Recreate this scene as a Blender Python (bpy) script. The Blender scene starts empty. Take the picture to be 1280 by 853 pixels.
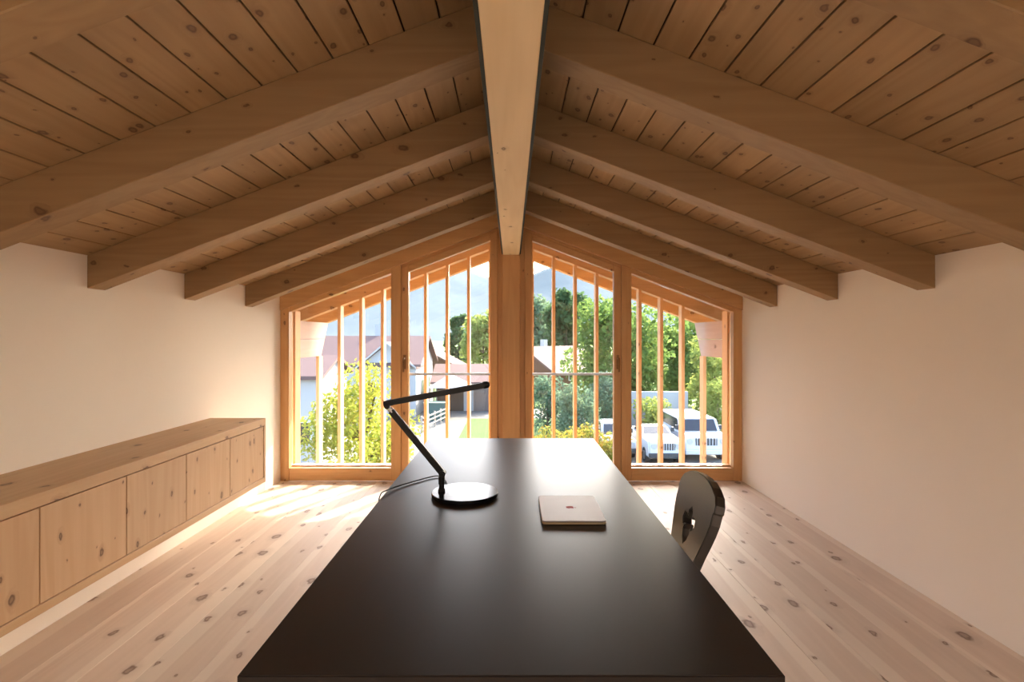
import bpy, bmesh, math, random
import numpy as np
from mathutils import Vector, Matrix

SC = bpy.context.scene
C = SC.collection
random.seed(7)

# ------------------------------------------------------------------ camera
F, CX, CY, EYE = 680.0, 639.0, 421.0, 1.42          # focal length and vanishing point in pixels of the 1280x853 frame
cam_d = bpy.data.cameras.new('camera')
cam_d.sensor_width = 36.0
cam_d.lens = 36.0 * F / 1280.0
cam_d.shift_x = (640.0 - CX) / 1280.0
cam_d.shift_y = (CY - 426.5) / 1280.0
cam_d.clip_start = 0.02
cam_d.clip_end = 6000
cam = bpy.data.objects.new('camera', cam_d)
cam.location = (0, 0, EYE)
cam.rotation_euler = (math.radians(90), 0, 0)
C.objects.link(cam)
SC.camera = cam

# ------------------------------------------------------------------ light
SUN_AZ, SUN_EL = math.radians(27), math.radians(35)
world = bpy.data.worlds.new('world')
SC.world = world
world.use_nodes = True
wn = world.node_tree
wn.nodes.clear()
wo = wn.nodes.new('ShaderNodeOutputWorld')
bg = wn.nodes.new('ShaderNodeBackground')
sky = wn.nodes.new('ShaderNodeTexSky')
sky.sky_type = 'NISHITA'
sky.sun_disc = False
sky.sun_elevation = SUN_EL
sky.sun_rotation = SUN_AZ
sky.air_density = 0.8
sky.dust_density = 3.5
bg.inputs['Strength'].default_value = 1.12
wn.links.new(sky.outputs[0], bg.inputs['Color'])
wn.links.new(bg.outputs[0], wo.inputs['Surface'])

sun_d = bpy.data.lights.new('sun', 'SUN')
sun_d.energy = 11.5
sun_d.angle = math.radians(0.6)
sun_d.color = (1.0, 0.90, 0.76)
sun = bpy.data.objects.new('sun', sun_d)
SUN_DIR = Vector((math.sin(SUN_AZ) * math.cos(SUN_EL), math.cos(SUN_AZ) * math.cos(SUN_EL), math.sin(SUN_EL)))
sun.rotation_euler = (-SUN_DIR).to_track_quat('-Z', 'Y').to_euler()
sun.location = SUN_DIR * 30
C.objects.link(sun)

# added fill lights at two invented roof windows behind the camera (openings built below)
SLOPE = 0.382
RANG = math.atan(SLOPE)
def zd(x): return 2.723 - SLOPE * abs(x)             # underside of the roof boarding
def zb(x): return 2.545 - SLOPE * abs(x)             # underside of the rafters
SKY_Y = (-2.25, -0.42)
SKY_X = (0.402, 1.742)
for s in (-1, 1):
    ld = bpy.data.lights.new('added_fill_light', 'AREA')
    ld.shape = 'RECTANGLE'
    ld.size = 1.3
    ld.size_y = 1.75
    ld.energy = 20
    ld.color = (1.0, 0.95, 0.88)
    lo = bpy.data.objects.new('added_fill_light', ld)
    xm = 0.5 * (SKY_X[0] + SKY_X[1])
    lo.location = (s * xm, 0.5 * (SKY_Y[0] + SKY_Y[1]), zd(xm) + 0.03)
    lo.rotation_euler = (0, s * RANG, 0)
    C.objects.link(lo)

vs = SC.view_settings
vs.view_transform = 'Standard'
vs.look = 'None'
vs.gamma = 1
vs.use_curve_mapping = False
vs.exposure = 1.06
SC.cycles.max_bounces = 12
SC.cycles.diffuse_bounces = 7
SC.cycles.glossy_bounces = 4
SC.cycles.transparent_max_bounces = 16
SC.cycles.sample_clamp_indirect = 6.0
SC.cycles.use_denoising = True

# ------------------------------------------------------------------ mesh helpers
class MB:
    def __init__(self):
        self.v, self.f = [], []
    def add(self, vs_, fs_):
        n = len(self.v)
        self.v += [tuple(p) for p in vs_]
        self.f += [tuple(i + n for i in q) for q in fs_]
        return self
    def box(self, x0, x1, y0, y1, z0, z1):
        return self.add([(x0,y0,z0),(x1,y0,z0),(x1,y1,z0),(x0,y1,z0),(x0,y0,z1),(x1,y0,z1),(x1,y1,z1),(x0,y1,z1)],
                        [(0,3,2,1),(4,5,6,7),(0,1,5,4),(1,2,6,5),(2,3,7,6),(3,0,4,7)])
    def prism(self, poly, a, b, axis='y'):
        """poly: 2-D outline; axis y -> (x,z), axis x -> (y,z), axis z -> (x,y)"""
        def P(p, t):
            return (p[0], t, p[1]) if axis == 'y' else (t, p[0], p[1]) if axis == 'x' else (p[0], p[1], t)
        n = len(poly)
        vs_ = [P(p, a) for p in poly] + [P(p, b) for p in poly]
        fs_ = [tuple(range(n)), tuple(range(2*n - 1, n - 1, -1))]
        fs_ += [(i, i + n, (i + 1) % n + n, (i + 1) % n) for i in range(n)]
        return self.add(vs_, fs_)
    def tube(self, pts, rad, n=10, caps=True):
        pts = [Vector(p) for p in pts]
        if not isinstance(rad, (list, tuple)): rad = [rad] * len(pts)
        base = len(self.v)
        prev = None
        for i, p in enumerate(pts):
            d = (pts[min(i+1, len(pts)-1)] - pts[max(i-1, 0)]).normalized()
            if prev is None:
                a = d.orthogonal().normalized()
            else:
                a = (prev - d * prev.dot(d)).normalized()
            prev = a
            b = d.cross(a)
            for k in range(n):
                t = 2 * math.pi * k / n
                self.v.append(tuple(p + (a * math.cos(t) + b * math.sin(t)) * rad[i]))
        for i in range(len(pts) - 1):
            for k in range(n):
                q = base + i * n
                self.f.append((q + k, q + (k+1) % n, q + n + (k+1) % n, q + n + k))
        if caps:
            self.f.append(tuple(base + k for k in range(n - 1, -1, -1)))
            q = base + (len(pts) - 1) * n
            self.f.append(tuple(q + k for k in range(n)))
        return self
    def lathe(self, prof, cx=0, cy=0, n=48):
        base = len(self.v)
        for r, z in prof:
            for k in range(n):
                t = 2 * math.pi * k / n
                self.v.append((cx + r * math.cos(t), cy + r * math.sin(t), z))
        for i in range(len(prof) - 1):
            for k in range(n):
                q = base + i * n
                self.f.append((q + k, q + (k+1) % n, q + n + (k+1) % n, q + n + k))
        self.f.append(tuple(base + k for k in range(n - 1, -1, -1)))
        q = base + (len(prof) - 1) * n
        self.f.append(tuple(q + k for k in range(n)))
        return self
    def mesh(self, name, bevel=0, seg=1, smooth=False):
        me = bpy.data.meshes.new(name)
        me.from_pydata(self.v, [], self.f)
        bm = bmesh.new()
        bm.from_mesh(me)
        bmesh.ops.recalc_face_normals(bm, faces=bm.faces)
        if bevel:
            es = [e for e in bm.edges if e.is_manifold and e.calc_face_angle(0) > 0.5]
            bmesh.ops.bevel(bm, geom=es, offset=bevel, segments=seg, affect='EDGES', clamp_overlap=True)
        bm.to_mesh(me)
        bm.free()
        if smooth:
            for p in me.polygons: p.use_smooth = True
            try: me.set_sharp_from_angle(angle=math.radians(35))
            except Exception: pass
        return me
    def build(self, name, mat, parent=None, **kw):
        return link(name, self.mesh(name, **kw), mat, parent)

def link(name, me, mat, parent=None, loc=None, rot=None):
    if mat is not None and not me.materials: me.materials.append(mat)
    o = bpy.data.objects.new(name, me)
    C.objects.link(o)
    if parent is not None: o.parent = parent
    if loc is not None: o.location = loc
    if rot is not None: o.rotation_euler = rot
    return o

def tag(o, label, cat, group=None):
    o['label'] = label
    o['category'] = cat
    if group: o['group'] = group
    return o

def struct(o):
    o['kind'] = 'structure'
    return o

def thing(name, label=None, cat=None, loc=(0,0,0), rz=0, group=None):
    o = bpy.data.objects.new(name, None)
    o.empty_display_size = 0.1
    C.objects.link(o)
    o.location = loc
    o.rotation_euler = (0, 0, rz)
    if label: tag(o, label, cat, group)
    return o

# ------------------------------------------------------------------ materials
def new_mat(name):
    m = bpy.data.materials.new(name)
    m.use_nodes = True
    nt = m.node_tree
    nt.nodes.clear()
    out = nt.nodes.new('ShaderNodeOutputMaterial')
    b = nt.nodes.new('ShaderNodeBsdfPrincipled')
    nt.links.new(b.outputs[0], out.inputs['Surface'])
    return m, nt, b, out

class G:
    """small node-writing helper"""
    def __init__(self, nt): self.nt = nt
    def n(self, t, **kw):
        o = self.nt.nodes.new(t)
        for k, v in kw.items(): setattr(o, k, v)
        return o
    def set(self, sock, v):
        if hasattr(v, 'is_output'): self.nt.links.new(v, sock)
        else: sock.default_value = v
    def math(self, op, a, b=None, clamp=False):
        o = self.n('ShaderNodeMath', operation=op, use_clamp=clamp)
        self.set(o.inputs[0], a)
        if b is not None: self.set(o.inputs[1], b)
        return o.outputs[0]
    def vmath(self, op, a, b):
        o = self.n('ShaderNodeVectorMath', operation=op)
        self.set(o.inputs[0], a); self.set(o.inputs[1], b)
        return o.outputs[0]
    def mix(self, f, a, b, blend='MIX'):
        o = self.n('ShaderNodeMix', data_type='RGBA', blend_type=blend)
        self.set(o.inputs[0], f); self.set(o.inputs[6], a); self.set(o.inputs[7], b)
        return o.outputs[2]
    def smooth(self, x, lo, hi):
        o = self.n('ShaderNodeMapRange', interpolation_type='SMOOTHSTEP')
        self.set(o.inputs[0], x); self.set(o.inputs[1], lo); self.set(o.inputs[2], hi)
        o.inputs[3].default_value = 0; o.inputs[4].default_value = 1
        return o.outputs[0]
    def noise(self, vec, scale, detail=3, rough=0.5):
        o = self.n('ShaderNodeTexNoise')
        self.set(o.inputs['Vector'], vec)
        o.inputs['Scale'].default_value = scale
        o.inputs['Detail'].default_value = detail
        o.inputs['Roughness'].default_value = rough
        return o.outputs[0]

def c4(c): return (c[0], c[1], c[2], 1)

def wood(name, light, dark, knot, axis='Y', kn=0.3, kr=0.11, ks=6.0, rough=0.55, sap=None, sapw=0.12, var=0.14, grain=0.5):
    m, nt, b, out = new_mat(name)
    g = G(nt)
    tc = g.n('ShaderNodeTexCoord').outputs['Object']
    oi = g.n('ShaderNodeObjectInfo').outputs['Random']
    off = g.n('ShaderNodeCombineXYZ')
    for i, k in enumerate((17.3, 31.7, 23.1)): nt.links.new(g.math('MULTIPLY', oi, k), off.inputs[i])
    v = g.vmath('ADD', tc, off.outputs[0])
    ai = 'XYZ'.index(axis)
    def stretch(a, c):
        s = [c, c, c]; s[ai] = a
        return g.vmath('MULTIPLY', v, tuple(s))
    # knots
    sv = g.n('ShaderNodeSeparateXYZ')
    nt.links.new(v, sv.inputs[0])
    cross = [sv.outputs[i] for i in range(3) if i != ai]
    kv = g.n('ShaderNodeCombineXYZ')
    nt.links.new(g.math('MULTIPLY', g.math('ADD', cross[0], cross[1]), ks), kv.inputs[0])
    nt.links.new(g.math('MULTIPLY', sv.outputs[ai], ks * 0.62), kv.inputs[1])
    vor = g.n('ShaderNodeTexVoronoi', voronoi_dimensions='2D', feature='F1')
    kd = g.n('ShaderNodeTexNoise')
    nt.links.new(v, kd.inputs['Vector'])
    kd.inputs['Scale'].default_value = 26.0
    kd.inputs['Detail'].default_value = 2.0
    nt.links.new(g.vmath('ADD', kv.outputs[0], g.vmath('MULTIPLY', g.vmath('SUBTRACT', kd.outputs['Color'], (0.5, 0.5, 0.5)), (0.16, 0.16, 0.0))), vor.inputs['Vector'])
    vor.inputs['Scale'].default_value = 1.0
    d = vor.outputs['Distance']
    sc = g.n('ShaderNodeSeparateColor')
    nt.links.new(vor.outputs['Color'], sc.inputs[0])
    present = g.math('LESS_THAN', sc.outputs[0], kn)
    rad = g.math('ADD', g.math('MULTIPLY', g.math('POWER', sc.outputs[1], 1.6), kr * 1.25), kr * 0.3)
    rel = g.math('DIVIDE', d, rad)
    kf = g.math('MULTIPLY', g.math('SUBTRACT', 1.0, g.smooth(rel, 0.55, 1.1)), present)
    halo = g.math('MULTIPLY', g.math('SUBTRACT', 1.0, g.smooth(rel, 0.9, 2.6)), present)
    # grain: fine fibres and slow year rings, pushed sideways round the knots
    fine = g.noise(stretch(1.3, 55.0), 1.0, 4, 0.6)
    slow = g.noise(g.vmath('ADD', stretch(0.55, 7.0), g.vmath('MULTIPLY', (0.35, 0.35, 0.35), halo)), 1.0, 2, 0.5)
    rings = g.math('FRACT', g.math('MULTIPLY', slow, 7.0))
    rings = g.smooth(g.math('ABSOLUTE', g.math('SUBTRACT', rings, 0.5)), 0.0, 0.5)
    f = g.math('ADD', g.math('MULTIPLY', fine, 0.65), g.math('MULTIPLY', rings, 0.35))
    f = g.math('ADD', g.math('MULTIPLY', g.math('SUBTRACT', f, 0.5), grain * 2), 0.42, clamp=True)
    col = g.mix(f, c4(light), c4(dark))
    if sap:
        sx = g.n('ShaderNodeSeparateXYZ')
        nt.links.new(tc, sx.inputs[0])
        wob = g.math('MULTIPLY', g.math('SUBTRACT', g.noise(stretch(0.5, 2.0), 1.0, 2), 0.5), 0.10)
        e = g.math('ADD', sx.outputs[0], g.math('ADD', wob, g.math('MULTIPLY', g.math('SUBTRACT', oi, 0.5), 0.09)))
        sf = g.smooth(g.math('ABSOLUTE', e), sapw * 0.66, sapw * 0.74)
        col = g.mix(g.math('MULTIPLY', sf, 0.8), col, c4(sap))
    tone = g.math('ADD', g.math('MULTIPLY', g.math('SUBTRACT', oi, 0.5), var * 2), 1.0)
    blot = g.math('ADD', g.math('MULTIPLY', g.math('SUBTRACT', g.noise(stretch(1.0, 3.0), 1.0, 2), 0.5), 0.25), 1.0)
    tv = g.n('ShaderNodeCombineXYZ')
    tt = g.math('MULTIPLY', tone, blot)
    for i in range(3): nt.links.new(tt, tv.inputs[i])
    col = g.mix(1.0, col, tv.outputs[0], 'MULTIPLY')
    col = g.mix(g.math('MULTIPLY', halo, 0.28), col, c4([0.55 * a + 0.45 * k for a, k in zip(dark, knot)]))
    kcol = g.mix(g.smooth(rel, 0.25, 0.8), c4([0.45 * a + 0.55 * k for a, k in zip(dark, knot)]), c4(knot))
    col = g.mix(kf, col, kcol)
    nt.links.new(col, b.inputs['Base Color'])
    b.inputs['Roughness'].default_value = rough
    bp = g.n('ShaderNodeBump')
    bp.inputs['Strength'].default_value = 0.08
    bp.inputs['Distance'].default_value = 0.003
    nt.links.new(fine, bp.inputs['Height'])
    nt.links.new(bp.outputs[0], b.inputs['Normal'])
    return m

def plain(name, col, rough=0.5, metal=0.0, nscale=8.0, nvar=0.06, bump=0.0, bscale=200.0, spec=0.5, ior=1.5):
    m, nt, b, out = new_mat(name)
    g = G(nt)
    tc = g.n('ShaderNodeTexCoord').outputs['Object']
    nz = g.noise(tc, nscale, 3)
    lo = [max(0, c * (1 - nvar)) for c in col]
    hi = [min(1, c * (1 + nvar)) for c in col]
    nt.links.new(g.mix(nz, c4(lo), c4(hi)), b.inputs['Base Color'])
    b.inputs['Roughness'].default_value = rough
    b.inputs['Metallic'].default_value = metal
    b.inputs['Specular IOR Level'].default_value = spec
    b.inputs['IOR'].default_value = ior
    if bump:
        bp = g.n('ShaderNodeBump')
        bp.inputs['Strength'].default_value = bump
        bp.inputs['Distance'].default_value = 0.002
        nt.links.new(g.noise(tc, bscale, 4), bp.inputs['Height'])
        nt.links.new(bp.outputs[0], b.inputs['Normal'])
    return m

def glass_mat(name, tint=(0.96, 0.97, 0.96), refl=1.0):
    m, nt, b, out = new_mat(name)
    nt.nodes.remove(b)
    g = G(nt)
    tr = g.n('ShaderNodeBsdfTransparent'); tr.inputs[0].default_value = c4(tint)
    gl = g.n('ShaderNodeBsdfGlossy'); gl.inputs['Roughness'].default_value = 0.0
    fr = g.n('ShaderNodeFresnel'); fr.inputs[0].default_value = 1.45
    mx = g.n('ShaderNodeMixShader')
    nt.links.new(g.math('MULTIPLY', fr.outputs[0], refl), mx.inputs[0])
    nt.links.new(tr.outputs[0], mx.inputs[1]); nt.links.new(gl.outputs[0], mx.inputs[2])
    nt.links.new(mx.outputs[0], out.inputs['Surface'])
    return m

def leaf_mat(name, a, b_, c, scale=1.6, trans=0.45):
    m, nt, b, out = new_mat(name)
    nt.nodes.remove(b)
    g = G(nt)
    tc = g.n('ShaderNodeTexCoord').outputs['Object']
    col = g.mix(g.smooth(g.noise(tc, scale, 2), 0.3, 0.7), c4(a), c4(b_))
    col = g.mix(g.smooth(g.noise(tc, scale * 9, 2), 0.5, 0.7), col, c4(c))
    df = g.n('ShaderNodeBsdfDiffuse'); tl = g.n('ShaderNodeBsdfTranslucent')
    nt.links.new(col, df.inputs[0]); nt.links.new(col, tl.inputs[0])
    mx = g.n('ShaderNodeMixShader'); mx.inputs[0].default_value = trans
    nt.links.new(df.outputs[0], mx.inputs[1]); nt.links.new(tl.outputs[0], mx.inputs[2])
    nt.links.new(mx.outputs[0], out.inputs['Surface'])
    return m

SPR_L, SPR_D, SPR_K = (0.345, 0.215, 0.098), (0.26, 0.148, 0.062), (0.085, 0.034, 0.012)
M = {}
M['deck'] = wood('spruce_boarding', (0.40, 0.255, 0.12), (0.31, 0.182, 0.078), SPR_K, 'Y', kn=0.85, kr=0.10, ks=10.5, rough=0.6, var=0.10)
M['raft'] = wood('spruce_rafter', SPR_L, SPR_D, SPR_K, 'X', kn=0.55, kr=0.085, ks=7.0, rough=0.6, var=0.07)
M['ridge'] = wood('spruce_ridge', (0.86, 0.67, 0.40), (0.76, 0.56, 0.30), SPR_K, 'Y', kn=0.5, kr=0.07, ks=7, rough=0.6)
M['frame_v'] = wood('larch_frame_upright', (0.66, 0.385, 0.165), (0.55, 0.295, 0.108), SPR_K, 'Z', kn=0.14, kr=0.08, ks=8, rough=0.45, var=0.05)
M['frame_h'] = wood('larch_frame_rail', (0.66, 0.385, 0.165), (0.55, 0.295, 0.108), SPR_K, 'X', kn=0.12, kr=0.08, ks=8, rough=0.45, var=0.05)
M['slat'] = wood('larch_slat', (0.66, 0.40, 0.19), (0.56, 0.31, 0.13), SPR_K, 'Z', kn=0.15, kr=0.08, ks=9, rough=0.6, var=0.06)
M['out_beam'] = wood('outside_spruce', (0.60, 0.36, 0.17), (0.5, 0.27, 0.11), SPR_K, 'X', kn=0.2, kr=0.09, ks=6, rough=0.65)
M['purlin'] = wood('pale_purlin_board', (0.46, 0.345, 0.30), (0.40, 0.29, 0.245), SPR_K, 'Y', kn=0.2, kr=0.09, ks=6, rough=0.65)
M['floor'] = wood('pine_floorboard', (0.66, 0.52, 0.405), (0.59, 0.445, 0.335), (0.15, 0.075, 0.042), 'Y', kn=0.8, kr=0.105, ks=5.4,
                  rough=0.6, sap=(0.72, 0.595, 0.47), sapw=0.12, var=0.06)
M['cab_y'] = wood('spruce_sideboard_long', (0.61, 0.395, 0.21), (0.52, 0.31, 0.15), SPR_K, 'Y', kn=0.4, kr=0.10, ks=6, rough=0.5, var=0.05)
M['cab_z'] = wood('spruce_sideboard_door', (0.60, 0.385, 0.215), (0.51, 0.30, 0.15), SPR_K, 'Z', kn=0.9, kr=0.085, ks=8.5, rough=0.5, var=0.06)
M['plaster'] = plain('white_plaster', (0.93, 0.85, 0.745), 0.85, nscale=2.5, nvar=0.015, bump=0.12, bscale=90)
M['dark_gap'] = plain('dark_backing', (0.05, 0.03, 0.018), 0.9)
M['roofing'] = plain('roof_covering', (0.12, 0.08, 0.06), 0.9)
M['steel'] = plain('green_grey_steel', (0.032, 0.038, 0.032), 0.7, 0.0, spec=0.2)
M['glass'] = glass_mat('window_glass')
M['rail_metal'] = plain('grey_metal', (0.45, 0.46, 0.50), 0.35, 0.8)
M['bronze'] = plain('bronze_handle', (0.28, 0.15, 0.06), 0.35, 0.8)
M['seal'] = plain('grey_seal', (0.25, 0.24, 0.22), 0.7)
M['desk'] = plain('black_brown_linoleum', (0.021, 0.0145, 0.0105), 0.35, nscale=1.2, nvar=0.12, bump=0.015, bscale=350, spec=0.5, ior=1.24)
M['desk_edge'] = plain('black_brown_edge', (0.012, 0.009, 0.007), 0.35)
M['black'] = plain('black_lacquer_metal', (0.006, 0.006, 0.006), 0.42, 0.0, spec=0.3)
M['black_gloss'] = plain('glossy_black_disc', (0.008, 0.008, 0.009), 0.2, ior=1.3)
M['chrome'] = plain('dull_nickel', (0.5, 0.5, 0.5), 0.3, 0.9)
M['cable'] = plain('dark_cable', (0.02, 0.02, 0.025), 0.5)
M['chair'] = plain('black_stained_wood', (0.016, 0.013, 0.010), 0.34, nscale=30, nvar=0.2, bump=0.03, bscale=60, spec=0.9)
M['alu'] = plain('silver_aluminium', (0.44, 0.40, 0.39), 0.5, 0.35)
M['alu_side'] = plain('gold_aluminium', (0.62, 0.47, 0.28), 0.38, 0.7)
M['logo'] = plain('red_emblem', (0.30, 0.012, 0.02), 0.6, spec=0.15)
M['rubber'] = plain('black_rubber', (0.012, 0.012, 0.012), 0.8)

# ------------------------------------------------------------------ room shell
WX = 2.27          # inner face of the side walls
YB, YW = -2.8, 5.34  # rear wall, window wall
Y_OUT = 7.40       # roof verge
EAVE = 3.24

# floor: boards on a slab
fl = MB().box(-2.6, 2.6, YB - 0.25, 5.50, -0.20, -0.022).build('floor', M['dark_gap'])
struct(fl)
NB = 19
bw = 2 * WX / NB
bmesh_board = MB().box(-bw/2 + 0.0006, bw/2 - 0.0006, YB, YW, -0.022, 0.0).mesh('floorboard', bevel=0.0008)
for i in range(NB):
    link('floorboard', bmesh_board, M['floor'], fl, (-WX + bw * (i + 0.5), 0, 0))

# side walls
for s, nm in ((-1, 'wall_left'), (1, 'wall_right')):
    poly = [(s*WX, -0.2), (s*2.6, -0.2), (s*2.6, zd(2.6)), (s*WX, zd(WX))]
    struct(MB().prism(poly, YB, 5.50).build(nm, M['plaster']))
struct(MB().prism([(-2.6, -0.2), (2.6, -0.2), (2.6, zd(2.6)), (0, zd(0)), (-2.6, zd(2.6))], YB - 0.25, YB).build('wall_back', M['plaster']))

# roof slab with the two added openings, roof boarding as its children
roof = MB()
t0, t1 = 0.027, 0.20
def roof_piece(s, xa, xb, ya, yb):
    roof.prism([(s*xa, zd(xa)+t0), (s*xb, zd(xb)+t0), (s*xb, zd(xb)+t1), (s*xa, zd(xa)+t1)], ya, yb)
for s in (-1, 1):
    roof_piece(s, 0, EAVE, SKY_Y[1], Y_OUT)
    roof_piece(s, 0, EAVE, YB - 0.3, SKY_Y[0])
    roof_piece(s, 0, SKY_X[0], SKY_Y[0], SKY_Y[1])
    roof_piece(s, SKY_X[1], EAVE, SKY_Y[0], SKY_Y[1])
ceil = struct(roof.build('ceiling', M['dark_gap']))
PW = 0.134
pws = PW / math.cos(RANG)
def plank_mesh(ya, yb):
    return MB().box(-pws/2 + 0.003, pws/2 - 0.003, ya, yb, 0.0, 0.0245).mesh('ceiling_board', bevel=0.002)
pl_full, pl_a, pl_b = plank_mesh(YB, Y_OUT), plank_mesh(SKY_Y[1], Y_OUT), plank_mesh(YB, SKY_Y[0])
for s in (-1, 1):
    for i in range(int(EAVE / PW)):
        xm = PW * (i + 0.5)
        cut = SKY_X[0] - 0.001 < xm < SKY_X[1] + 0.001
        for me in ((pl_a, pl_b) if cut else (pl_full,)):
            link('ceiling_board', me, M['deck'], ceil, (s * xm, 0, zd(xm)), (0, s * RANG, 0))
# invented roof windows behind the camera, added for the fill light: frame and pane
for s, nm in ((-1, 'added_window_5'), (1, 'added_window_6')):
    w = struct(thing(nm))
    def band(xa, xb, ya, yb, n_='frame'):
        MB().prism([(s*xa, zd(xa)), (s*xb, zd(xb)), (s*xb, zd(xb)+t1+0.03), (s*xa, zd(xa)+t1+0.03)], ya, yb).build(n_, M['deck'], w)
    a, b_ = SKY_X; c, d = SKY_Y
    band(a, a + 0.04, c, d); band(b_ - 0.04, b_, c, d)
    band(a + 0.04, b_ - 0.04, c, c + 0.04); band(a + 0.04, b_ - 0.04, d - 0.04, d)
    MB().prism([(s*(a+.04), zd(a+.04)+0.14), (s*(b_-.04), zd(b_-.04)+0.14), (s*(b_-.04), zd(b_-.04)+0.15), (s*(a+.04), zd(a+.04)+0.15)], c + .04, d - .04).build('pane', M['glass'], w)

# ridge beam with its steel plates and the post that carries it at the window wall
rb = thing('ridge_beam', 'pale spruce ridge beam with steel plates running along the ceiling peak', 'beam', (0, 0, 2.22))
MB().box(-0.08, 0.08, YB, 5.50, 0.0, 0.48).build('beam', M['ridge'], rb, bevel=0.003)
for s in (-1, 1):
    MB().box(min(s*0.0805, s*0.0925), max(s*0.0805, s*0.0925), YB, 5.30, 0.004, 0.44).build('steel_plate', M['steel'], rb)
pst = MB().box(-0.085, 0.085, 5.315, 5.48, 0.0, 2.2195).build('ridge_post', M['frame_v'], bevel=0.003)
tag(pst, 'square wooden post under the ridge beam between the two glazed doors', 'post')

# rafters
RY = [1.18 + 0.865 * k for k in range(-4, 5)]
order = {4: 'nearest the window wall', 3: 'second from the window wall', 2: 'third from the window wall', 1: 'fourth from the window wall',
         0: 'fifth from the window wall', -1: 'sixth from the window wall', -2: 'between the added roof window and sixth rafter',
         -4: 'in front of the rear wall'}
def rafter_mesh(x0, x1, w):
    return MB().prism([(x0, zb(x0)), (x1, zb(x1)), (x1, zd(x1) - 0.0005), (x0, zd(x0) - 0.0005)], 0, w).mesh('rafter', bevel=0.003)
def mirror_mesh(me):
    m2 = me.copy()
    m2.transform(Matrix.Scale(-1, 4, (1, 0, 0)))
    m2.flip_normals()
    return m2
r_me = rafter_mesh(0.094, WX, 0.13)
r_meL = mirror_mesh(r_me)
for k in range(-4, 5):
    if k == -3: continue     # trimmed for the added roof windows
    for s in (1, -1):
        o = link('rafter', r_me if s > 0 else r_meL, M['raft'], None, (0, 1.18 + 0.865 * k, 0))
        side = 'above the bare white wall' if s > 0 else 'above the sideboard'
        tag(o, f'spruce rafter {side}, {order[k]}', 'rafter', 'ceiling rafters')
g_me = rafter_mesh(0.094, WX, 0.15)
g_meL = mirror_mesh(g_me)
for s in (1, -1):
    o = link('gable_rafter', g_me if s > 0 else g_meL, M['frame_h'], None, (0, 5.33, 0))
    tag(o, 'sloping wooden header over the windows, on the ' + ('bare wall side' if s > 0 else 'sideboard side'), 'beam', 'gable headers')
o_me = rafter_mesh(0.0, EAVE, 0.13)
o_meL = mirror_mesh(o_me)
for k, (yy, tx) in enumerate(((6.37, 'outside rafter carrying the slat screen'), (7.235, 'outermost verge rafter beyond the slat screen'))):
    for s in (1, -1):
        o = link('outside_rafter', o_me if s > 0 else o_meL, M['out_beam'], None, (0, yy, 0))
        tag(o, f'{tx}, on the ' + ('chair side' if s > 0 else 'sideboard side'), 'rafter', 'outside roof rafters')

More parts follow.
